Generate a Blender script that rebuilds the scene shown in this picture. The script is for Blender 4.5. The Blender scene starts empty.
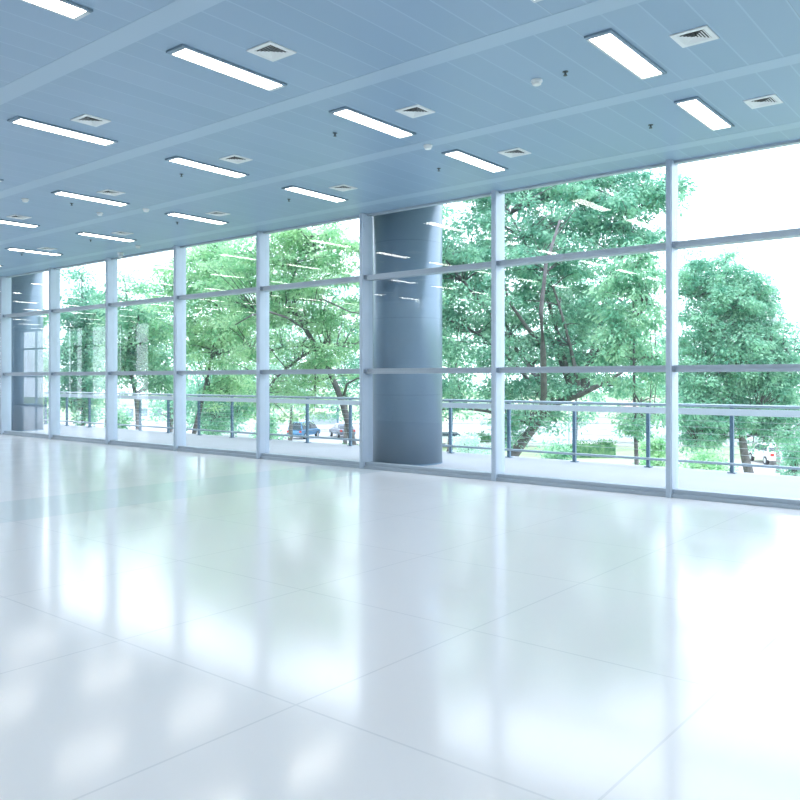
import bpy, bmesh, math, random
import numpy as np
from mathutils import Vector, Matrix

random.seed(7)
rng = np.random.default_rng(11)
SC = bpy.context.scene
COL = SC.collection

# ------------------------------------------------------------------ camera
FPX = 806.0; HZ = 379.0; EYE = 1.55
TH = math.atan2(658.0, FPX)
CX, CY = 9.348, -10.496
cam_d = bpy.data.cameras.new('camera'); cam = bpy.data.objects.new('camera', cam_d); COL.objects.link(cam)
cam.location = (CX, CY, EYE); cam.rotation_euler = (math.pi/2, 0, TH)
cam_d.sensor_width = 36; cam_d.lens = 36*FPX/800; cam_d.shift_y = -(400-HZ)/800
cam_d.clip_end = 600; cam_d.clip_start = 0.05
SC.camera = cam

# ------------------------------------------------------------------ world, exposure
w = bpy.data.worlds.new('sky'); SC.world = w; w.use_nodes = True
bg = w.node_tree.nodes['Background']
bg.inputs[0].default_value = (0.84, 0.92, 1.04, 1); bg.inputs[1].default_value = 2.8
SC.view_settings.view_transform = 'Standard'; SC.view_settings.look = 'None'
SC.view_settings.gamma = 1; SC.view_settings.use_curve_mapping = False
SC.view_settings.exposure = 0.68
LIGHT_E = 8.6

# ------------------------------------------------------------------ materials
def mat(name, col, rough=0.5, metal=0.0, spec=0.5, var=0.0, vscale=3.0, bump=0.0):
    m = bpy.data.materials.new(name); m.use_nodes = True
    nt = m.node_tree; b = nt.nodes['Principled BSDF']
    b.inputs['Base Color'].default_value = (*col, 1); b.inputs['Roughness'].default_value = rough
    b.inputs['Metallic'].default_value = metal; b.inputs['Specular IOR Level'].default_value = spec
    if var or bump:
        tc = nt.nodes.new('ShaderNodeTexCoord'); n = nt.nodes.new('ShaderNodeTexNoise')
        n.inputs['Scale'].default_value = vscale; n.inputs['Detail'].default_value = 4
        nt.links.new(tc.outputs['Object'], n.inputs['Vector'])
        if var:
            r = nt.nodes.new('ShaderNodeValToRGB')
            r.color_ramp.elements[0].position = .3; r.color_ramp.elements[1].position = .7
            r.color_ramp.elements[0].color = (*[c*(1-var) for c in col], 1)
            r.color_ramp.elements[1].color = (*[min(1, c*(1+var)) for c in col], 1)
            nt.links.new(n.outputs['Fac'], r.inputs['Fac']); nt.links.new(r.outputs['Color'], b.inputs['Base Color'])
        if bump:
            bp = nt.nodes.new('ShaderNodeBump'); bp.inputs['Strength'].default_value = bump
            nt.links.new(n.outputs['Fac'], bp.inputs['Height']); nt.links.new(bp.outputs['Normal'], b.inputs['Normal'])
    return m

class NB:
    """tiny node-graph helper"""
    def __init__(s, m): s.nt = m.node_tree
    def math(s, op, a, b=None, clamp=False):
        n = s.nt.nodes.new('ShaderNodeMath'); n.operation = op; n.use_clamp = clamp
        for i, v in enumerate((a, b)):
            if v is None: continue
            if isinstance(v, (int, float)): n.inputs[i].default_value = v
            else: s.nt.links.new(v, n.inputs[i])
        return n.outputs[0]
    def line(s, v, origin, pitch, half):
        """1 within half of a multiple of pitch"""
        a = s.math('SUBTRACT', v, origin); a = s.math('DIVIDE', a, pitch)
        r = s.math('ROUND', a); d = s.math('ABSOLUTE', s.math('SUBTRACT', a, r))
        return s.math('LESS_THAN', d, half/pitch)
    def mix(s, f, a, b):
        n = s.nt.nodes.new('ShaderNodeMix'); n.data_type = 'RGBA'
        s.nt.links.new(f, n.inputs[0])
        for i, v in ((6, a), (7, b)):
            if isinstance(v, tuple): n.inputs[i].default_value = (*v, 1)
            else: s.nt.links.new(v, n.inputs[i])
        return n.outputs[2]

def floor_material():
    m = mat('polished_stone_tiles', (.8, .84, .88), 0.13, spec=.48); nb = NB(m); nt = m.node_tree
    b = nt.nodes['Principled BSDF']
    tc = nt.nodes.new('ShaderNodeTexCoord'); sp = nt.nodes.new('ShaderNodeSeparateXYZ')
    nt.links.new(tc.outputs['Object'], sp.inputs[0]); X, Y = sp.outputs[0], sp.outputs[1]
    n = nt.nodes.new('ShaderNodeTexNoise'); n.inputs['Scale'].default_value = .8; n.inputs['Detail'].default_value = 6
    nt.links.new(tc.outputs['Object'], n.inputs['Vector'])
    base = nb.mix(n.outputs['Fac'], (.89, .885, .89), (.92, .915, .92))
    # tile column inlaid in a darker grey-blue stone
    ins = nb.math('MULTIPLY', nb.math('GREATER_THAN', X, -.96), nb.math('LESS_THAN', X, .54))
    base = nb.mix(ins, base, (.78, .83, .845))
    ln = nb.math('MAXIMUM', nb.line(X, 6.54, 1.5, .006), nb.line(Y, -7.84, 1.48, .006))
    base = nb.mix(nb.math('MULTIPLY', ln, .22), base, (.36, .40, .44))
    nt.links.new(base, b.inputs['Base Color'])
    n2 = nt.nodes.new('ShaderNodeTexNoise'); n2.inputs['Scale'].default_value = 1.7
    nt.links.new(tc.outputs['Object'], n2.inputs['Vector'])
    r = nb.math('ADD', nb.math('MULTIPLY', n2.outputs['Fac'], .06), .10)
    nt.links.new(r, b.inputs['Roughness'])
    return m

def ceiling_material():
    m = mat('metal_plank_ceiling', (.6, .68, .74), 0.38, spec=.45); nb = NB(m); nt = m.node_tree
    b = nt.nodes['Principled BSDF']
    tc = nt.nodes.new('ShaderNodeTexCoord'); sp = nt.nodes.new('ShaderNodeSeparateXYZ')
    nt.links.new(tc.outputs['Object'], sp.inputs[0]); X = sp.outputs[0]; Y = sp.outputs[1]
    fl = nb.math('FLOOR', nb.math('DIVIDE', nb.math('SUBTRACT', X, 6.26), .2985))
    fy = nb.math('FLOOR', nb.math('DIVIDE', nb.math('ADD', Y, 4.71), 2.02))
    wn = nt.nodes.new('ShaderNodeTexWhiteNoise'); wn.noise_dimensions = '2D'
    cb = nt.nodes.new('ShaderNodeCombineXYZ'); nt.links.new(fl, cb.inputs[0]); nt.links.new(fy, cb.inputs[1])
    nt.links.new(cb.outputs[0], wn.inputs['Vector'])
    base = nb.mix(wn.outputs['Value'], (.28, .415, .56), (.305, .44, .585))
    base = nb.mix(nb.line(X, 6.26, .2985, .007), base, (.36, .505, .64))
    base = nb.mix(nb.line(X, 6.268, 1.4925, .002), base, (.25, .35, .44))
    nt.links.new(base, b.inputs['Base Color'])
    return m

def glass_material():
    m = bpy.data.materials.new('window_glass'); m.use_nodes = True; nt = m.node_tree
    nt.nodes.clear(); nb = NB(m)
    out = nt.nodes.new('ShaderNodeOutputMaterial'); mx = nt.nodes.new('ShaderNodeMixShader')
    t = nt.nodes.new('ShaderNodeBsdfTransparent'); t.inputs[0].default_value = (.965, .98, .985, 1)
    g = nt.nodes.new('ShaderNodeBsdfGlossy'); g.inputs['Roughness'].default_value = 0.0
    g.inputs['Color'].default_value = (.95, .98, 1, 1)
    lw = nt.nodes.new('ShaderNodeLayerWeight'); lw.inputs['Blend'].default_value = .5
    p = nb.math('POWER', lw.outputs['Facing'], 5.0)
    f = nb.math('ADD', nb.math('MULTIPLY', p, .95), .032, True)
    nt.links.new(f, mx.inputs[0]); nt.links.new(t.outputs[0], mx.inputs[1]); nt.links.new(g.outputs[0], mx.inputs[2])
    nt.links.new(mx.outputs[0], out.inputs[0])
    return m

def leaf_material(name, c1, c2, scale=1.6):
    m = bpy.data.materials.new(name); m.use_nodes = True; nt = m.node_tree
    nt.nodes.clear()
    out = nt.nodes.new('ShaderNodeOutputMaterial'); mx = nt.nodes.new('ShaderNodeMixShader'); mx.inputs[0].default_value = .5
    d = nt.nodes.new('ShaderNodeBsdfDiffuse'); t = nt.nodes.new('ShaderNodeBsdfTranslucent')
    tc = nt.nodes.new('ShaderNodeTexCoord'); n = nt.nodes.new('ShaderNodeTexNoise')
    n.inputs['Scale'].default_value = scale; n.inputs['Detail'].default_value = 8; n.inputs['Roughness'].default_value = .7
    nt.links.new(tc.outputs['Object'], n.inputs['Vector'])
    r = nt.nodes.new('ShaderNodeValToRGB'); r.color_ramp.elements[0].position = .42; r.color_ramp.elements[1].position = .60  # natural leaf tones, spread widened to paint in highlights and dark spots
    r.color_ramp.elements[0].color = (*c1, 1); r.color_ramp.elements[1].color = (*c2, 1)
    nt.links.new(n.outputs['Fac'], r.inputs['Fac'])
    nt.links.new(r.outputs['Color'], d.inputs[0]); nt.links.new(r.outputs['Color'], t.inputs[0])
    nt.links.new(d.outputs[0], mx.inputs[1]); nt.links.new(t.outputs[0], mx.inputs[2])
    nt.links.new(mx.outputs[0], out.inputs[0])
    return m

def emit(name, col, s):
    m = bpy.data.materials.new(name); m.use_nodes = True
    b = m.node_tree.nodes['Principled BSDF']; b.inputs['Base Color'].default_value = (.9, .9, .9, 1)
    b.inputs['Emission Color'].default_value = (*col, 1); b.inputs['Emission Strength'].default_value = s
    return m

def column_material():
    m = mat('brushed_metal_cladding', (.30, .42, .52), .33, metal=.35); nb = NB(m); nt = m.node_tree
    b = nt.nodes['Principled BSDF']
    tc = nt.nodes.new('ShaderNodeTexCoord'); sp = nt.nodes.new('ShaderNodeSeparateXYZ')
    nt.links.new(tc.outputs['Object'], sp.inputs[0])
    n = nt.nodes.new('ShaderNodeTexNoise'); n.inputs['Scale'].default_value = 1.2
    nt.links.new(tc.outputs['Object'], n.inputs['Vector'])
    base = nb.mix(n.outputs['Fac'], (.175, .255, .33), (.20, .28, .36))
    base = nb.mix(nb.line(sp.outputs[2], 1.27, 1.35, .004), base, (.13, .19, .25))
    nt.links.new(base, b.inputs['Base Color'])
    return m

M = dict(
    floor=floor_material(), ceil=ceiling_material(), glass=glass_material(), column=column_material(),
    band=mat('ceiling_band_paint', (.385, .525, .65), .42),
    frame=mat('anodised_aluminium', (.52, .61, .71), .42, metal=.1, var=.03),
    frame2=mat('aluminium_transom', (.44, .51, .58), .42, metal=.1, var=.03),
    wall=mat('painted_wall', (.66, .74, .80), .7, var=.03),
    terrace=mat('terrace_concrete', (.43, .45, .49), .75, var=.04, vscale=1.5),
    slab=mat('concrete_slab', (.45, .48, .5), .8, var=.08),
    post=mat('painted_steel_post', (.10, .19, .28), .45, var=.05),
    bracket=mat('dark_aluminium_bracket', (.25, .31, .38), .45, var=.03),
    rail=mat('stainless_handrail', (.36, .44, .50), .3, metal=.6, var=.03),
    railboard=mat('white_rail_board', (.78, .84, .88), .5, var=.02),
    cable=mat('steel_cable', (.55, .6, .64), .4, metal=.5, var=.03),
    housing=mat('lamp_housing', (.20, .29, .37), .5, var=.03),
    lamp_trim=mat('lamp_trim', (.62, .68, .72), .4, var=.02),
    lamp=emit('lamp_diffuser', (1.0, .965, .90), LIGHT_E),
    vent=mat('vent_white_metal', (.82, .86, .86), .45, var=.02),
    dark=mat('vent_shade_black', (.02, .03, .035), .8, var=.1),  # near-black colour painted in for the shade behind the vent louvres
    plastic=mat('white_plastic', (.85, .88, .86), .4, var=.02),
    brass=mat('sprinkler_metal', (.10, .12, .13), .35, metal=.6, var=.05),
    bark=mat('bark', (.135, .125, .13), .9, var=.35, vscale=6, bump=.4),
    bark2=mat('pale_bark', (.25, .24, .23), .9, var=.25, vscale=6, bump=.4),
    leaf_teal=leaf_material('leaf_deep_green', (.15, .40, .29), (.48, .77, .58)),
    leaf_mid=leaf_material('leaf_mid_green', (.16, .42, .27), (.56, .82, .58)),
    leaf_bright=leaf_material('leaf_bright_green', (.23, .52, .28), (.66, .88, .58)),
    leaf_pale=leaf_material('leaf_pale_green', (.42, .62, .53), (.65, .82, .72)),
    lawn=mat('lawn_grass', (.30, .38, .22), .9, var=.25, vscale=.3),
    road=mat('asphalt_pale', (.34, .35, .37), .85, var=.08, vscale=.5),
    pave=mat('pavement', (.42, .41, .40), .85, var=.08, vscale=.5),
    hedge=leaf_material('hedge_leaf', (.10, .28, .14), (.28, .5, .25), 2.0),
    cblue=mat('car_paint_blue', (.10, .24, .40), .25, metal=.3, var=.02),
    cgrey=mat('car_paint_grey', (.16, .19, .24), .25, metal=.3, var=.02),
    cwhite=mat('car_paint_white', (.8, .82, .84), .25, var=.02),
    tyre=mat('tyre_rubber', (.03, .03, .035), .8, var=.1),
    cglass=mat('car_window', (.04, .06, .08), .08, var=.02),
    red=mat('tail_lamp_red', (.5, .04, .03), .3, var=.02),
    bwall=mat('building_render', (.70, .68, .68), .8, var=.05, vscale=.4),
    bwall2=mat('building_render_pink', (.62, .52, .52), .8, var=.05, vscale=.4),
    bwin=mat('building_window', (.22, .28, .34), .15, var=.05),
    roof=mat('roof_tile', (.42, .30, .27), .8, var=.1),
)

# ------------------------------------------------------------------ mesh helpers
def obj(name, bm, m=None, parent=None, smooth=False, bevel=0):
    me = bpy.data.meshes.new(name); bmesh.ops.recalc_face_normals(bm, faces=bm.faces[:])
    if smooth:
        for f in bm.faces: f.smooth = True
    bm.to_mesh(me); bm.free()
    o = bpy.data.objects.new(name, me); COL.objects.link(o)
    if m: me.materials.append(m)
    if parent: o.parent = parent
    if bevel:
        b = o.modifiers.new('bevel', 'BEVEL'); b.width = bevel; b.segments = 2; b.limit_method = 'ANGLE'
    return o

def bx(bm, x0, x1, y0, y1, z0, z1):
    v = [bm.verts.new(p) for p in ((x0,y0,z0),(x1,y0,z0),(x1,y1,z0),(x0,y1,z0),(x0,y0,z1),(x1,y0,z1),(x1,y1,z1),(x0,y1,z1))]
    for f in ((0,3,2,1),(4,5,6,7),(0,1,5,4),(1,2,6,5),(2,3,7,6),(3,0,4,7)): bm.faces.new([v[i] for i in f])
    return bm

def box(*a): return bx(bmesh.new(), *a)

def lathe(bm, prof, seg=24, c=(0, 0, 0)):
    rings = []
    for r, z in prof:
        rings.append([bm.verts.new((c[0]+r*math.cos(2*math.pi*i/seg), c[1]+r*math.sin(2*math.pi*i/seg), c[2]+z)) for i in range(seg)])
    for a, b in zip(rings, rings[1:]):
        for i in range(seg): bm.faces.new((a[i], a[(i+1) % seg], b[(i+1) % seg], b[i]))
    bm.faces.new(rings[0]); bm.faces.new(rings[-1])
    return bm

def tube(bm, pts, radii, seg=7):
    pts = [Vector(p) for p in pts]; rings = []
    for i, p in enumerate(pts):
        d = (pts[min(i+1, len(pts)-1)] - pts[max(i-1, 0)]).normalized()
        up = Vector((0, 0, 1)) if abs(d.z) < .9 else Vector((1, 0, 0))
        a = d.cross(up).normalized(); b = d.cross(a)
        rings.append([bm.verts.new(p + (a*math.cos(2*math.pi*k/seg) + b*math.sin(2*math.pi*k/seg))*radii[i]) for k in range(seg)])
    for r0, r1 in zip(rings, rings[1:]):
        for k in range(seg): bm.faces.new((r0[k], r0[(k+1) % seg], r1[(k+1) % seg], r1[k]))
    bm.faces.new(rings[0]); bm.faces.new(rings[-1])

def empty(name, loc=(0, 0, 0), rz=0):
    o = bpy.data.objects.new(name, None); COL.objects.link(o); o.location = loc; o.rotation_euler = (0, 0, rz)
    o.empty_display_size = .2
    return o
def tag(o, label, cat, group=None, kind=None):
    o['label'] = label; o['category'] = cat
    if group: o['group'] = group
    if kind: o['kind'] = kind
    return o
def struct(o, label=None, cat=None):
    o['kind'] = 'structure'
    if label: o['label'] = label; o['category'] = cat
    return o
def dup(root, loc, rz=None):
    r = root.copy(); COL.objects.link(r); r.location = loc
    if rz is not None: r.rotation_euler = (0, 0, rz)
    for ch in root.children:
        c = ch.copy(); COL.objects.link(c); c.parent = r
        for g in ch.children:
            d = g.copy(); COL.objects.link(d); d.parent = c
    return r

def at(px, py, depth):
    """world point seen at (px, py) of the photograph, depth metres along the view axis"""
    a = (px-400)/FPX*depth; b = (HZ-py)/FPX*depth
    return Vector((CX - math.sin(TH)*depth + math.cos(TH)*a, CY + math.cos(TH)*depth + math.sin(TH)*a, EYE + b))
def proj(X, Y, Z):
    vx, vy = X-CX, Y-CY; fw = -math.sin(TH)*vx + math.cos(TH)*vy; rt = math.cos(TH)*vx + math.sin(TH)*vy
    if fw < .1: return None
    return 400+FPX*rt/fw, HZ-FPX*(Z-EYE)/fw
ORD = ['first','second','third','fourth','fifth','sixth','seventh','eighth','ninth','tenth','eleventh','twelfth','thirteenth','fourteenth','fifteenth','sixteenth']

# ------------------------------------------------------------------ room shell
H = 4.42; BACK = -12.2; LEFT = -44.0; RIGHT = 13.5; GL = .05; BAY = 2.7
KL, KR = -7, 5
struct(obj('floor', box(LEFT, RIGHT, BACK, .12, -.2, 0), M['floor']), 'glossy pale stone tile floor of the empty hall', 'floor')
struct(obj('ceiling', box(LEFT, RIGHT, BACK, .12, H, H+.05), M['ceil']), 'blue-grey metal plank ceiling over the hall', 'ceiling')
struct(obj('ceiling_slab', box(LEFT-.3, RIGHT+.3, BACK-.3, 1.7, H+.85, H+1.2), M['slab']), 'concrete roof slab above the hall ceiling', 'roof')
struct(obj('ceiling_fascia', box(LEFT, RIGHT, .0, .12, H+.05, H+.85), M['frame']), 'metal fascia above the window tops', 'fascia')
struct(obj('wall_left', box(LEFT-.2, LEFT, BACK, .12, 0, H), M['wall']), 'far left end wall of the hall', 'wall')
struct(obj('wall_right', box(RIGHT, RIGHT+.2, BACK, .12, 0, H), M['wall']), 'right end wall of the hall, out of view', 'wall')
struct(obj('wall_front', box(LEFT, KL*BAY, -.06, .12, 0, H), M['wall']), 'solid wall beyond the last window on the left', 'wall')
# back wall with tall glazed openings towards the far left
ops = [(-42.5, -39.2), (-38.3, -34.9), (-33.1, -32.55), (-32.2, -31.4), (-30.6, -27.6), (-26.5, -25.2)]
bm = bmesh.new(); xs = LEFT
for a, b in ops:
    bx(bm, xs, a, BACK-.2, BACK, 0, H); bx(bm, a, b, BACK-.2, BACK, 0, .1); bx(bm, a, b, BACK-.2, BACK, H-.1, H); xs = b
bx(bm, xs, RIGHT, BACK-.2, BACK, 0, H)
struct(obj('wall_back', bm, M['wall']), 'back wall of the hall behind the camera', 'wall')
nwin = KR-KL
for i, (a, b) in enumerate(ops):
    r = struct(empty('window_%d' % (nwin+1+i), ((a+b)/2, BACK-.1, 0)), 'tall window in the back wall, number %s from the left end' % ORD[i], 'window')
    h = (b-a)/2
    fb = bmesh.new()
    for s in (-1, 1): bx(fb, s*h-(.05 if s > 0 else 0), s*h+(0 if s > 0 else .05), -.05, .05, .1, H-.1)
    if h > 1: bx(fb, -.04, .04, -.05, .05, .1, H-.1)
    for z in (1.68, 3.31): bx(fb, -h, h, -.04, .04, z-.05, z+.05)
    obj('window_frame', fb, M['frame'], r)
    obj('pane', box(-h+.05, h-.05, -.006, .006, .1, H-.1), M['glass'], r)
# ceiling bands (run parallel to the windows)
for i, y in enumerate((-10.75, -8.73, -6.72, -4.70, -2.655, -.61)):
    struct(obj('trim_%d' % (i+1), box(LEFT, RIGHT, y-.115, y+.115, H-.002, H+.0), M['band']),
           'pale flat strip across the ceiling, %s from the windows' % ORD[5-i], 'ceiling strip')

# ------------------------------------------------------------------ window wall
MW = .065; MF = -.12; MB_ = .16
def mullion_mesh():
    m = bmesh.new()
    bx(m, -MW/2, MW/2, MF, MB_, 0, H)
    bx(m, -MW/2-.008, -MW/2, MF+.02, MF+.03, 0, H); bx(m, MW/2, MW/2+.008, MF+.02, MF+.03, 0, H)
    bx(m, -.004, .004, MF-.004, MF, 0, H)
    return m
def make_window(root):
    x1 = MW/2; x0 = -BAY+MW/2; L = x0; R = -x1
    obj('mullion', mullion_mesh(), M['frame'], root, bevel=.003)
    for z, in ((1.685,), (3.31,)):
        t = bmesh.new()
        bx(t, L, R, -.03, .12, z-.045, z+.045); bx(t, L, R, -.055, -.03, z-.045, z-.005)
        obj('transom', t, M['frame2'], root, bevel=.003)
        obj('bracket', box(L, L+.05, -.085, -.055, z-.035, z+.035), M['bracket'], root, bevel=.003)
    s = bmesh.new(); bx(s, L, R, -.09, .12, 0, .05); bx(s, L, R, -.045, .12, .05, .105)
    obj('sill', s, M['frame2'], root, bevel=.003)
    obj('head_rail', box(L, R, .0, .1, H-.03, H), M['frame2'], root)
    for a, b in ((.105, 1.64), (1.73, 3.265), (3.355, H-.03)):
        obj('pane', box(L, R, GL-.004, GL+.004, a, b), M['glass'], root)
W0 = None
for i, k in enumerate(range(KR, KL, -1)):
    if W0 is None:
        W0 = struct(empty('window_1', (k*BAY, 0, 0))); make_window(W0); r = W0
    else:
        r = dup(W0, (k*BAY, 0, 0)); r.name = 'window_%d' % (i+1)
    if i < 2: lab = 'full height window bay at the right end, %s, out of view' % ('outermost' if i == 0 else 'next to outermost')
    elif i < 10: lab = 'full height window bay, %s counted from the right edge of the photo' % ORD[i-2]
    else: lab = 'full height window bay beyond the left edge, %s' % ('nearer' if i == 10 else 'farther')
    struct(r, lab, 'window')
struct(obj('trim_7', (lambda m: (bmesh.ops.translate(m, verts=m.verts[:], vec=(KL*BAY, 0, 0)), m)[1])(mullion_mesh()), M['frame']),
       'last mullion at the far left end of the window wall', 'mullion')

# ------------------------------------------------------------------ outside structure
TZ = .04; TE = 3.12
struct(obj('floor_terrace', box(LEFT, 24, .13, TE, -.35, TZ), M['terrace']), 'pale concrete terrace between the windows and the railing', 'terrace')
def make_column(x, label):
    c = empty('column', (x, .90, 0))
    s = bmesh.new(); lathe(s, [(.63, TZ), (.63, H+.85)], 72)
    o = obj('shaft', s, M['column'], c, smooth=True)
    for f in o.data.polygons:
        if len(f.vertices) > 4: f.use_smooth = False
    s = bmesh.new(); lathe(s, [(.636, TZ), (.636, TZ+.025), (.63, TZ+.025)], 72)
    obj('base_ring', s, M['post'], c)
    tag(c, label, 'column', 'round columns outside the windows'); return c
make_column(.22, 'thick round blue-grey metal column outside the glass right of centre')
make_column(-14.5, 'round blue-grey column outside the glass at the far left edge')

# railing along the terrace edge
RY = 2.86; PITCH = 1.385; P0 = -.24
rl = tag(empty('railing', (0, RY, TZ)), 'terrace railing with dark posts, cables and a white board under the handrail', 'railing')
RX0, RX1 = P0-20*PITCH, P0+12*PITCH
s = bmesh.new(); tube(s, [(RX0, 0, 1.115-TZ), (RX1, 0, 1.115-TZ)], [.027, .027], 12); obj('handrail', s, M['rail'], rl, smooth=True)
obj('rail_board', box(RX0, RX1, -.05, -.01, .965-TZ, 1.07-TZ), M['railboard'], rl, bevel=.004)
s = bmesh.new(); tube(s, [(RX0, -.03, .19-TZ), (RX1, -.03, .19-TZ)], [.023, .023], 10); obj('bottom_rail', s, M['rail'], rl, smooth=True)
for k in range(6):
    s = bmesh.new(); z = .30+.105*k; tube(s, [(RX0, 0, z), (RX1, 0, z)], [.0035, .0035], 5); obj('cable', s, M['cable'], rl)
p0 = None
for k in range(33):
    x = RX0+k*PITCH
    if p0 is None:
        s = bmesh.new(); bx(s, -.028, .028, -.009, .045, 0, 1.06); bx(s, -.06, .06, -.03, .08, 0, .012); bx(s, -.01, .01, -.01, .01, 1.04, 1.09)
        p0 = obj('post', s, M['post'], rl); p0.location = (x, 0, 0)
    else:
        q = p0.copy(); COL.objects.link(q); q.location = (x, 0, 0)

GZ = -4.5
fwv = Vector((-math.sin(TH), math.cos(TH), 0)); rtv = Vector((math.cos(TH), math.sin(TH), 0))
def strip(name, d0, d1, m, z0, z1, half=220):
    c = Vector((CX, CY, 0)); bm = bmesh.new()
    P = [c+fwv*d0-rtv*half, c+fwv*d0+rtv*half, c+fwv*d1+rtv*half, c+fwv*d1-rtv*half]
    lo = [bm.verts.new((p.x, p.y, z0)) for p in P]; hi = [bm.verts.new((p.x, p.y, z1)) for p in P]
    bm.faces.new(lo[::-1]); bm.faces.new(hi)
    for i in range(4): bm.faces.new((lo[i], lo[(i+1) % 4], hi[(i+1) % 4], hi[i]))
    return obj(name, bm, m)
struct(obj('ground', box(-260, 240, -120, 320, GZ-.3, GZ-.02), M['lawn']), 'lawn and open ground below the terrace', 'ground')
struct(strip('road', 76, 108, M['road'], GZ-.1, GZ), 'pale street beyond the trees', 'road')
struct(strip('pavement', 72, 76, M['pave'], GZ-.1, GZ+.12), 'pavement along the near side of the street', 'pavement')
struct(strip('pavement', 108, 114, M['pave'], GZ-.1, GZ+.12), 'pavement along the far side of the street', 'pavement')
struct(strip('parking_lot', 47, 60, M['pave'], GZ-.1, GZ+.01, 90), 'pale paved car park beyond the lawn', 'car park')

# ------------------------------------------------------------------ ceiling lights
LX0, LPX = 6.395, 2.972; LY0, LPY = -1.655, 2.035
def make_light():
    r = empty('ceiling_light')
    obj('housing', box(-.122, .122, -.605, .605, -.018, 0), M['housing'], r)
    t = bmesh.new()
    for a in ((-.122, -.098, -.555, .605), (-.098, .085, .565, .605)):
        bx(t, *a, -.021, -.018)
    obj('trim_frame', t, M['lamp_trim'], r)
    obj('diffuser', box(-.098, .088, -.55, .565, -.020, -.018), M['lamp'], r)
    return r
def make_vent():
    r = empty('ceiling_vent'); h = .155
    f = bmesh.new()
    g = .112
    for a in ((-h, h, -h, -g), (-h, h, g, h), (-h, -g, -g, g), (g, h, -g, g)): bx(f, *a, -.012, 0)
    obj('flange', f, M['vent'], r, bevel=.003)
    obj('shade_plate', box(-.112, .112, -.112, .112, -.002, 0), M['dark'], r)  # thin flat plate, its black stands in for shade in an open vent
    b = bmesh.new()
    for k in range(5):
        ro = .111-k*.0222; ri = max(.004, ro-.0175)
        lo = [(sx*ro, sy*ro, -.0115) for sx, sy in ((-1,-1),(1,-1),(1,1),(-1,1))]
        hi = [(sx*ri, sy*ri, -.0035) for sx, sy in ((-1,-1),(1,-1),(1,1),(-1,1))]
        L_ = [b.verts.new(p) for p in lo]; U_ = [b.verts.new(p) for p in hi]
        for i in range(4): b.faces.new((L_[i], L_[(i+1) % 4], U_[(i+1) % 4], U_[i]))
    o = obj('louvres', b, M['vent'], r); sd = o.modifiers.new('solid', 'SOLIDIFY'); sd.thickness = .0006
    return r
def make_sprinkler():
    r = empty('sprinkler')
    s = bmesh.new(); lathe(s, [(.028, 0), (.028, -.004), (.010, -.006), (.008, -.018), (.010, -.02), (.010, -.026)], 14)
    obj('body', s, M['brass'], r)
    s = bmesh.new(); lathe(s, [(.020, -.038), (.020, -.036)], 12)
    for a in (-.012, .012): bx(s, a-.002, a+.002, -.002, .002, -.037, -.025)
    obj('deflector', s, M['brass'], r)
    return r
def make_detector():
    r = empty('smoke_detector')
    s = bmesh.new(); lathe(s, [(.055, 0), (.055, -.018), (.05, -.022)], 24); obj('base', s, M['plastic'], r)
    s = bmesh.new(); lathe(s, [(.045, -.022), (.043, -.042), (.03, -.05)], 24); obj('sensor_head', s, M['plastic'], r, smooth=False)
    return r
def vis(x, y, m=6):
    p = proj(x, y, H); return p is not None and -m < p[0] < 800+m and -m < p[1] < 800+m
rows = range(6); cols = range(2, -15, -1)
ROWN = ['row nearest the windows', 'second row from the windows', 'third row from the windows', 'fourth row from the windows', 'fifth row from the windows', 'sixth row from the windows']
L0 = V0 = S0 = None
for j in rows:
    y = LY0-LPY*j
    nv = {'l': 0, 'v': 0, 's': 0}; no = {'l': 0, 'v': 0, 's': 0}
    for c in cols:
        x = LX0+LPX*c
        if x > RIGHT-.3: continue
        def lab(kind, key, px, adj, half):
            v = vis(px, y-half) or vis(px, y+half)
            d = nv if v else no; d[key] += 1
            n = ORD[min(d[key]-1, 15)]
            if v: return '%s %s in the %s, %s from the right' % (adj, kind, ROWN[j], n)
            return '%s outside the photo in the %s, %s from the right' % (kind, ROWN[j], n)
        if L0 is None: L0 = make_light(); r = L0; r.location = (x, y, H)
        else: r = dup(L0, (x, y, H))
        tag(r, lab('ceiling light', 'l', x, 'long', .6), 'ceiling light', 'rectangular ceiling lights')
        if x+.61 < RIGHT-.3:
            if V0 is None: V0 = make_vent(); r = V0; r.location = (x+.595, y-.02, H)
            else: r = dup(V0, (x+.595, y-.02, H))
            tag(r, lab('air vent', 'v', x+.595, 'square', .1), 'air vent', 'square air vents in the ceiling')
        if j < 2 and c > -8:
            if S0 is None: S0 = make_sprinkler(); r = S0; r.location = (x-.61, y-.0, H)
            else: r = dup(S0, (x-.61, y, H))
            tag(r, lab('sprinkler head', 's', x-.61, 'small', 0), 'sprinkler', 'sprinkler heads in the ceiling')
D0 = None
for (x, y, z, lab) in ((3.36, -2.62, H-.004, 'small white round detector on the ceiling strip right of centre'),
                    (5.47, -3.67, H, 'white round detector between two lights at upper right of the ceiling'),
                    (-3.41, -4.32, H, 'small pale detector far back on the left of the ceiling'),
                    (-3.46, -3.0, H, 'small pale detector near a light of the second row, left'),
                    (-2.56, -2.68, H-.004, 'small pale detector on the ceiling strip at left'),
                    (-6.0, -.62, H-.004, 'small pale detector on the strip next to the windows, far left')):
    if D0 is None: D0 = make_detector(); r = D0; r.location = (x, y, z)
    else: r = dup(D0, (x, y, z))
    tag(r, lab, 'smoke detector', 'smoke detectors on the ceiling')
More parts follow.
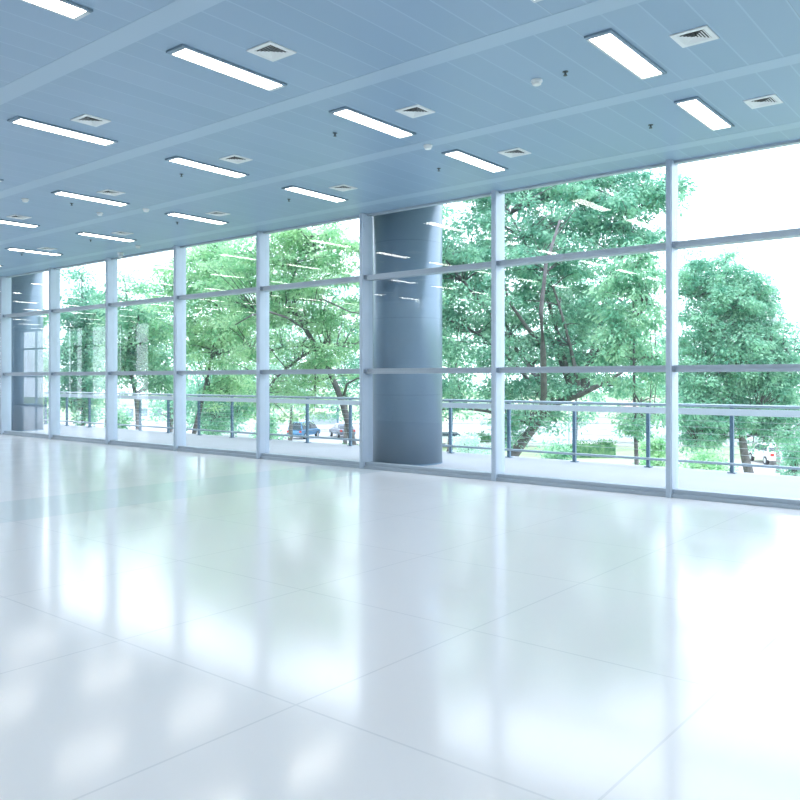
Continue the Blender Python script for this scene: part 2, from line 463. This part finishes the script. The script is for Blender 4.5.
# small camera dome by the window head
r = tag(empty('ceiling_camera', (-7.15, -.33, H)), 'small white camera hanging from the ceiling edge by the far left windows', 'camera')
s = bmesh.new(); lathe(s, [(.07, 0), (.07, -.05), (.06, -.06)], 20); obj('mount', s, M['plastic'], r)
s = bmesh.new(); lathe(s, [(.055, -.06), (.052, -.085), (.035, -.11), (.012, -.12)], 20); obj('dome', s, M['lamp_trim'], r, smooth=True)

# ------------------------------------------------------------------ trees
def bez(a, b, bow, n):
    a = Vector(a); b = Vector(b); mid = (a+b)/2 + bow
    return [(a*(1-t)**2 + mid*2*t*(1-t) + b*t*t) for t in [i/n for i in range(n+1)]]
LEAFN = 1.0
def leaves(name, centers, radii, m, parent, per, L, Wd, flat, droop):
    per = int(per*1.7*LEAFN); L *= .78; Wd *= .85
    N = len(centers)*per
    c = np.repeat(np.array(centers), per, 0); R = np.repeat(np.array(radii), per)[:, None]
    d = rng.normal(size=(N, 3)); d /= np.linalg.norm(d, axis=1)[:, None]
    rr = rng.random((N, 1))**.45
    off = d*rr*R; off[:, 2] *= flat
    p = c+off
    dirv = d*np.array([1, 1, .3]) + rng.normal(size=(N, 3))*.45; dirv[:, 2] -= droop
    dirv /= np.linalg.norm(dirv, axis=1)[:, None]
    nrm = rng.normal(size=(N, 3))*.55 + np.array([0, 0, 1.0]); 
    side = np.cross(dirv, nrm); side /= (np.linalg.norm(side, axis=1)[:, None]+1e-6)
    sc = (.6+.8*rng.random((N, 1)))
    l = L*sc; wd = Wd*sc
    v = np.empty((N, 4, 3)); v[:, 0] = p; v[:, 1] = p+dirv*l*.45+side*wd; v[:, 2] = p+dirv*l; v[:, 3] = p+dirv*l*.45-side*wd
    me = bpy.data.meshes.new(name)
    me.vertices.add(N*4); me.vertices.foreach_set('co', v.astype(np.float32).ravel())
    me.loops.add(N*4); me.loops.foreach_set('vertex_index', np.arange(N*4, dtype=np.int32))
    me.polygons.add(N); me.polygons.foreach_set('loop_start', np.arange(0, N*4, 4, dtype=np.int32))
    me.update(calc_edges=True); me.materials.append(m)
    o = bpy.data.objects.new(name, me); COL.objects.link(o); o.parent = parent
    return o

def tree(name, label, group, depth, trunk, blobs, leafm, barkm='bark', r0=.16, per=70, L=.17, Wd=.035, clump=.55, flat=.5, droop=.35, limbs=7, twigs=True, cat='tree', extra=()):
    """trunk: photo points; blobs: (px, py, half width px, half height px, clumps)"""
    T = [at(x, y, depth+(z if len(q) > 2 else 0)) for q in trunk for x, y, z in [(q[0], q[1], q[2] if len(q) > 2 else 0)]]
    base = T[0].copy(); d = (T[0]-T[1]); 
    k = (T[0].z-GZ)/max(.3, d.z*-1) if d.z < 0 else 1
    base = T[0] + Vector((d.x, d.y, 0))*min(k, 1.5)*.4; base.z = GZ-.05
    root = empty(name, (base.x, base.y, GZ)); O = Vector(root.location)
    pts = [base]+T
    fine = [base]
    for i in range(len(pts)-1):
        for s in (1/3, 2/3, 1): fine.append(pts[i].lerp(pts[i+1], s))
    # light smoothing of the path
    for _ in range(2): fine = [fine[0]]+[(fine[i-1]+fine[i]*2+fine[i+1])/4 for i in range(1, len(fine)-1)]+[fine[-1]]
    n = len(fine)
    rad = [r0*(1.25 if i == 0 else 1)*(1-.75*i/(n-1)) for i in range(n)]
    bm = bmesh.new(); tube(bm, [p-O for p in fine], rad, 9); obj('trunk', bm, M[barkm], root, smooth=True)
    for ex, er in extra:
        E_ = [at(x, y, depth-min(2.6, .9*q))-O for q, (x, y) in enumerate(ex)]; m_ = len(E_)
        bm = bmesh.new(); tube(bm, E_, [er*(1-.7*i/(m_-1)) for i in range(m_)], 8); obj('branch', bm, M[barkm], root, smooth=True)
    sc = depth/FPX
    cents = []; crad = []
    for (bxp, byp, hw, hh, cnt) in blobs:
        C = at(bxp, byp, depth); rx, rz = hw*sc, hh*sc; ry = min(rx, max(rz, 1.2))*.9
        for _ in range(cnt):
            v = np.random.default_rng(random.randrange(1 << 30)).normal(size=3); v /= np.linalg.norm(v)
            q = random.random()**.42
            p = C + rtv*float(v[0])*rx*q + fwv*float(v[1])*ry*q + Vector((0, 0, float(v[2])*rz*q))
            cents.append(p); crad.append(clump*random.uniform(.6, 1.3))
    # main limbs toward some of the clumps, spread evenly
    fork = [fine[i] for i in range(max(1, int(n*.55)), n)]
    tg = sorted(cents, key=lambda p: random.random())[:limbs*6]; picks = []
    while tg and len(picks) < limbs:
        best = max(tg, key=lambda p: min([(p-q).length for q in picks], default=1)); picks.append(best); tg.remove(best)
    limbpts = [[] for _ in picks]; bms = []
    for i, p in enumerate(picks):
        src = min(fork, key=lambda f: (f-p).length + max(0, f.z-p.z)*1.5)
        path = bez(src, p, Vector((random.uniform(-.3, .3), random.uniform(-.3, .3), .16*(p-src).length)), 7)
        b = bmesh.new(); rr = min(r0*.36, .06)
        tube(b, [q-O for q in path], [rr*(1-.8*j/7)+.008 for j in range(8)], 6); bms.append(b)
        limbpts[i] = path[2:]
    if twigs:
        for c in cents:
            bi, bp, bd = 0, None, 1e9
            for i, pp in enumerate(limbpts):
                for q in pp:
                    dd = (q-c).length + (0.6 if q.z > c.z else 0)
                    if dd < bd: bi, bp, bd = i, q, dd
            path = bez(bp, c, Vector((random.uniform(-.15, .15), random.uniform(-.15, .15), .1*bd)), 3)
            tube(bms[bi], [q-O for q in path], [.018*depth/24, .014*depth/24, .01*depth/24, .005], 4)
    for b in bms: obj('branch', b, M[barkm], root, smooth=True)
    leaves('foliage', [tuple(c-O) for c in cents], crad, M[leafm], root, per, L, Wd, flat, droop)
    tag(root, label, cat, group)
    return root

G = 'trees beyond the terrace railing'
tree('broadleaf_tree', 'large dark tree with thick leaning trunk right of the round column', G, 24,
     [(498, 478), (515, 452), (545, 412), (558, 400), (580, 392)],
     [(480, 250, 95, 95, 150), (560, 235, 95, 75, 130), (500, 350, 110, 50, 80), (660, 195, 35, 20, 18), (545, 405, 45, 25, 14), (595, 350, 60, 60, 50), (412, 230, 40, 70, 20), (525, 180, 120, 22, 60), (520, 425, 22, 16, 9), (620, 215, 60, 45, 60), (600, 300, 70, 45, 40), (430, 300, 40, 80, 50), (430, 400, 35, 25, 20)],
     'leaf_teal', r0=.22, per=80, L=.17, Wd=.035, clump=.48, limbs=11,
     extra=(([(541, 418), (544, 395), (543, 350), (541, 310), (546, 265), (560, 220)], .11), ([(556, 403), (580, 395), (610, 380), (640, 360)], .10), ([(541, 345), (525, 325), (508, 300), (500, 260)], .07)))
tree('young_tree', 'slim young tree with bright green drooping leaves beside the mullion at right', G, 20,
     [(637, 478), (636, 440), (634, 400), (634, 340), (633, 270)],
     [(632, 290, 35, 50, 42), (610, 345, 28, 40, 22), (648, 380, 22, 45, 18), (630, 425, 16, 25, 6)], 'leaf_mid', r0=.07, per=62, L=.16, Wd=.032, clump=.42, limbs=5, droop=.7)
tree('broadleaf_tree', 'rounded green tree with crooked trunk behind the rightmost window', G, 33,
     [(752, 482), (744, 456), (742, 430), (728, 400), (722, 360)],
     [(722, 300, 45, 48, 95), (720, 345, 68, 50, 130), (755, 370, 60, 35, 80), (700, 395, 45, 45, 60), (780, 405, 45, 25, 30), (742, 410, 60, 30, 50), (692, 275, 22, 22, 18), (702, 425, 34, 26, 45), (775, 435, 30, 16, 18), (750, 300, 30, 30, 30), (780, 350, 28, 30, 26)], 'leaf_teal', r0=.24, per=85, L=.19, Wd=.04, clump=.54, limbs=9)
tree('broadleaf_tree', 'pale twiggy tree at the right edge against the white sky', G, 52,
     [(778, 460), (776, 400), (774, 350)],
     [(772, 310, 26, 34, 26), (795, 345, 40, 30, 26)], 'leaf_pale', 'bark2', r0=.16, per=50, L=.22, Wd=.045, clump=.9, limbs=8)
tree('feathery_tree', 'slender leaning tree with feathery bright leaves left of the round column', G, 22,
     [(356, 458), (352, 440), (344, 405), (325, 360), (302, 325), (290, 295), (296, 262), (312, 238)],
     [(300, 250, 68, 34, 90), (275, 295, 50, 40, 50), (335, 280, 50, 50, 55), (290, 355, 70, 35, 40), (240, 290, 45, 45, 30), (330, 350, 45, 45, 35), (285, 400, 45, 25, 20)], 'leaf_bright', 'bark', r0=.12, per=80, L=.14, Wd=.024, clump=.5, flat=.3, droop=.15, limbs=10,
     extra=(([(302, 327), (288, 318), (270, 312), (252, 315), (235, 325)], .04), ([(344, 395), (347, 384), (358, 378), (372, 380)], .04), ([(300, 300), (325, 300), (350, 312), (372, 315)], .03)))
tree('feathery_tree', 'green tree filling the fourth window from the left, beside the slender leaning tree', G, 28,
     [(188, 470), (192, 440), (205, 390), (215, 340), (222, 290)],
     [(215, 270, 42, 38, 75), (205, 330, 42, 45, 60), (238, 330, 35, 45, 40), (172, 300, 22, 40, 20), (225, 385, 35, 25, 20)], 'leaf_bright', 'bark', r0=.12, per=90, L=.17, Wd=.03, clump=.6, flat=.35, droop=.2, limbs=8)
tree('broadleaf_tree', 'branching tree with its bare lower trunk showing in the third window from the left', G, 30,
     [(138, 455), (139, 425), (137, 400), (132, 380), (130, 350)],
     [(140, 330, 32, 35, 55), (128, 360, 28, 25, 30), (155, 380, 26, 18, 20), (122, 290, 25, 18, 10)], 'leaf_mid', r0=.16, per=90, L=.17, Wd=.035, clump=.6, limbs=7)
tree('broadleaf_tree', 'dark green tree seen in the second window from the left', G, 34,
     [(82, 455), (83, 420), (85, 380), (86, 340)],
     [(86, 310, 28, 25, 40), (84, 355, 28, 35, 55), (80, 395, 28, 25, 35), (76, 275, 8, 12, 4)], 'leaf_teal', r0=.16, per=90, L=.2, Wd=.04, clump=.65, limbs=7)
tree('young_tree', 'small sparse tree in the leftmost window beside the far column', G, 36,
     [(42, 450), (42, 420), (42, 380), (41, 340)],
     [(40, 325, 9, 25, 12), (44, 375, 10, 30, 14), (42, 410, 10, 15, 8)], 'leaf_mid', r0=.09, per=70, L=.2, Wd=.04, clump=.5, limbs=4)
tree('broadleaf_tree', 'dense low tree behind the feathery one left of the column', G, 42,
     [(208, 455), (210, 430), (212, 400)],
     [(215, 400, 35, 35, 70), (245, 390, 30, 30, 30)], 'leaf_teal', r0=.16, per=90, L=.24, Wd=.05, clump=.9, limbs=6)
# distant tree line
far = [(18, 365, 22, 50), (105, 355, 32, 70), (170, 345, 34, 80), (232, 345, 36, 90), (290, 345, 42, 80), (345, 345, 40, 85), (450, 345, 40, 80), (505, 360, 40, 75), (575, 340, 40, 90), (640, 365, 36, 75), (690, 395, 40, 50), (765, 400, 40, 35)]
fl = ['at the far left edge', 'between the two leftmost windows', 'behind the left tree with the full trunk', 'behind the dense low tree', 'beyond the crossing branches of the slender tree', 'just left of the round column', 'just right of the round column', 'behind the thick leaning trunk', 'behind the large dark crown', 'behind the slim young tree', 'left of the rounded right tree', 'behind the white car']
for i, (x, y, hw, hh) in enumerate(far):
    dd = 64 + (i*7) % 13 + (14 if i in (10, 3) else 0)
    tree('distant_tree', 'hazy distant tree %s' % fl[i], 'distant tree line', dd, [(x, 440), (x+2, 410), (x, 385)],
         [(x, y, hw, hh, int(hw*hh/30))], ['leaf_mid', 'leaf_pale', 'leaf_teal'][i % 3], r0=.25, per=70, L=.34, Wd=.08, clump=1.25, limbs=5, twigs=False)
# shrubs
def shrub(label, px, py, depth, hw, hh, m, cnt):
    p = at(px, py, depth); r = empty('shrub', (p.x, p.y, GZ)); sc = depth/FPX
    cs = []; rs = []; bm = bmesh.new()
    topz = p.z+hh*sc-GZ
    for _ in range(cnt):
        a = random.uniform(0, 6.283); q = math.sqrt(random.random()); z = random.uniform(.15, 1)*topz
        k = math.sqrt(max(0.05, 1-(z/topz)**2))
        c = Vector((math.cos(a)*q*hw*sc*k, math.sin(a)*q*min(hw*sc, 2.5)*k, z)); cs.append(tuple(c)); rs.append(random.uniform(.4, .8))
    for c in cs[:14]: tube(bm, [(0, 0, -.05), (c[0]*.5, c[1]*.5, c[2]*.6), c], [.05, .03, .01], 5)
    obj('stems', bm, M['bark'], r); leaves('foliage', cs, rs, M[m], r, 60, .24, .05, .7, .2)
    tag(r, label, 'shrub', 'shrubs below the terrace')
shrub('rounded bright shrub at the foot of the mullion near the right', 655, 455, 42, 22, 14, 'leaf_bright', 40)
shrub('yellow-green shrub right of the rightmost mullion, low', 708, 462, 46, 26, 10, 'leaf_bright', 40)
shrub('dark shrub at the right edge in front of the white car', 794, 452, 46, 12, 12, 'leaf_teal', 26)
shrub('low shrub under the thick leaning trunk', 555, 455, 34, 14, 10, 'leaf_mid', 24)
shrub('dark low shrub beside the blue car', 268, 432, 60, 16, 14, 'leaf_mid', 34)
shrub('low shrub right of the round column base', 470, 445, 48, 24, 6, 'leaf_pale', 26)
shrub('round shrub low in the third window from the left', 118, 420, 46, 10, 16, 'leaf_mid', 26)
# clipped hedge by the street
def hedge(label, px, py, depth, hw, h):
    p = at(px, py, depth); r = empty('hedge', (p.x, p.y, GZ), TH); sc = depth/FPX; W = hw*sc
    obj('hedge_core', box(-W, W, -.5, .5, -.02, h-.25), M['hedge'], r)
    N = int(W*2*14); cs = [(random.uniform(-W, W), random.uniform(-.5, .5), random.uniform(.15, h)) for _ in range(N)]
    leaves('foliage', cs, [.3]*N, M['hedge'], r, 30, .2, .05, .9, .1)
    tag(r, label, 'hedge')
hedge('clipped green hedge beyond the lawn, right of the leaning trunk', 590, 443, 62.5, 24, 1.2)
hedge('low clipped hedge along the street right of the column', 470, 440, 76, 30, .9)
hedge('low hedge between the two cars and the round column', 340, 440, 66, 40, .55)

# ------------------------------------------------------------------ cars
def car(label, px, py, paint, rz, van=False):
    depth = (EYE-GZ)*FPX/(py-HZ); p = at(px, py, depth); r = empty('car', (p.x, p.y, GZ), rz)
    hh = 1.75 if van else 1.45
    prof = [(-2.1, .35), (2.05, .35), (2.15, .55), (2.1, .78), (1.2 if not van else 1.6, .95), (-1.75, .98), (-2.12, .9), (-2.18, .6)]
    def prism(pr, hw, hw2=None):
        b = bmesh.new(); n = len(pr); hw2 = hw2 or hw
        A = [b.verts.new((x, -(hw if z < 1 else hw2), z)) for x, z in pr]; B = [b.verts.new((x, (hw if z < 1 else hw2), z)) for x, z in pr]
        b.faces.new(A); b.faces.new(B[::-1])
        for i in range(n): b.faces.new((A[i], B[i], B[(i+1) % n], A[(i+1) % n]))
        return b
    body = prism(prof, .86); obj('body', body, M[paint], r, bevel=.07)
    roof = [(1.1 if not van else 1.6, .93), (.35 if not van else .8, hh), (-1.2 if not van else -1.85, hh), (-1.75 if not van else -2.05, .95)]
    obj('cabin', prism(roof, .82, .64), M[paint], r, bevel=.05)
    f0 = roof[0][0]; f1 = roof[1][0]; b1 = roof[2][0]; b0 = roof[3][0]
    for s in (-1, 1):
        g = bmesh.new()
        for xa, xb, xc, xd in ((f0-.22, f1-.03, -.1, -.1), (-.2, -.2, b1+.05, b0+.25)):
            q = [(xa, .82*s*1.0, 1.0), (xb, .67*s, hh-.1), (xc, .67*s, hh-.1), (xd, .82*s, 1.0)]
            vs = [g.verts.new(v) for v in q]; vt = [g.verts.new((v[0], v[1]+.03*s, v[2])) for v in q]
            g.faces.new(vs); g.faces.new(vt)
            for i in range(4): g.faces.new((vs[i], vs[(i+1) % 4], vt[(i+1) % 4], vt[i]))
        obj('side_window', g, M['cglass'], r)
    for (xa, xb, nm, e) in ((f0, f1, 'windscreen', .03), (b0, b1, 'rear_window', -.03)):
        g = bmesh.new(); q = [(xa+e-.04*(e > 0), -.72, 1.02), (xa+e-.04*(e > 0), .72, 1.02), (xb+e, .56, hh-.08), (xb+e, -.56, hh-.08)]
        vs = [g.verts.new(v) for v in q]; vt = [g.verts.new((v[0]-e, v[1], v[2])) for v in q]
        g.faces.new(vs); g.faces.new(vt)
        for i in range(4): g.faces.new((vs[i], vs[(i+1) % 4], vt[(i+1) % 4], vt[i]))
        obj(nm, g, M['cglass'], r)
    for x in (-1.35, 1.35):
        for s in (-1, 1):
            g = bmesh.new(); tube(g, [(x, s*.70, .32), (x, s*.89, .32)], [.32, .32], 20); wl = obj('wheel', g, M['tyre'], r)
            g = bmesh.new(); tube(g, [(x, s*.88, .32), (x, s*.905, .32)], [.18, .18], 12); obj('hubcap', g, M['cable'], wl)
    for s in (-1, 1):
        obj('headlamp', box(2.02, 2.16, s*.68-.14, s*.68+.14, .62, .76), M['plastic'], r)
        obj('tail_lamp', box(-2.19, -2.08, s*.7-.12, s*.7+.12, .68, .88), M['red'], r)
    tag(r, label, 'car', 'cars parked beyond the trees')
car('blue car parked left of the slender leaning trunk', 304, 438, 'cblue', 1.9, True)
car('dark grey car behind the slender leaning trunk', 342, 437, 'cgrey', 2.6)
car('white car parked at the far right beyond the terrace', 770, 463, 'cwhite', 2.2)
car('white car far back right of the round column', 455, 447, 'cwhite', .4)
car('grey car seen low in the second window from the left', 92, 440, 'cgrey', .9)

# ------------------------------------------------------------------ buildings and street furniture
def building(name, label, px, py_top, depth, hw, dpt, m, floors, ncol, roofed=False, rz=None):
    p = at(px, 379, depth); topz = EYE+(HZ-py_top)/FPX*depth; r = empty(name, (p.x, p.y, GZ), TH if rz is None else rz)
    Wd = hw*depth/FPX; h = topz-GZ
    obj('wall_body', box(-Wd, Wd, 0, dpt, 0, h), M[m], r)
    fh = h/floors; cw = 2*Wd/ncol
    for f in range(floors):
        for c in range(ncol):
            x = -Wd+cw*(c+.5); z = fh*(f+.5)
            fr = bmesh.new(); a, b = cw*.28, fh*.27
            for q in ((x-a-.06, x-a, z-b, z+b), (x+a, x+a+.06, z-b, z+b), (x-a-.06, x+a+.06, z+b, z+b+.08), (x-a-.1, x+a+.1, z-b-.1, z-b)):
                bx(fr, q[0], q[1], -.12, .0, q[2], q[3])
            o = obj('window', fr, M['plastic'], r); obj('window_pane', box(x-a, x+a, -.05, 0, z-b, z+b), M['bwin'], o)
    rf = bmesh.new()
    if roofed:
        v = [rf.verts.new(q) for q in ((-Wd-.5, -.5, h), (Wd+.5, -.5, h), (Wd+.5, dpt+.5, h), (-Wd-.5, dpt+.5, h), (-Wd*.6, dpt/2, h+1.9), (Wd*.6, dpt/2, h+1.9))]
        for f in ((0, 1, 5, 4), (2, 3, 4, 5), (1, 2, 5), (3, 0, 4), (0, 3, 2, 1)): rf.faces.new([v[i] for i in f])
    else: bx(rf, -Wd-.2, Wd+.2, -.2, dpt+.2, h, h+.4)
    obj('roof', rf, M['roof'] if roofed else M['slab'], r)
    tag(r, label, 'building')
building('house', 'small pale house with windows between the leaning trunk and the young tree', 648, 412, 118, 16, 9, 'bwall2', 1, 3, True)
building('office_building', 'pale pinkish tall building hazy behind the right edge', 762, 288, 150, 14, 16, 'bwall', 9, 4)
building('low_building', 'long low pale building far back in the left windows', 165, 405, 120, 42, 10, 'bwall', 1, 6)
# open bus shelter frame by the street
p = at(322, 436, 97); r = tag(empty('shelter', (p.x, p.y, GZ), TH), 'open metal shelter frame behind the dark grey car', 'shelter')
for x in (-1.9, 1.9):
    for y in (-.8, .8): obj('post', box(x-.06, x+.06, y-.06, y+.06, 0, 2.6), M['post'], r)
obj('roof', box(-2.2, 2.2, -1.1, 1.1, 2.6, 2.75), M['rail'], r)
obj('back_panel', box(-1.84, 1.84, .78, .82, .5, 1.8), M['cable'], r)
p = at(569, 440, 74); r = tag(empty('street_lamp', (p.x, p.y, GZ), TH), 'slim white lamp post beyond the lawn between two trees', 'street lamp')
s = bmesh.new(); tube(s, [(0, 0, 0), (0, 0, 4.2)], [.09, .06], 10); obj('pole', s, M['cable'], r)
obj('lamp_head', box(-.5, .12, -.12, .12, 4.2, 4.34), M['plastic'], r)
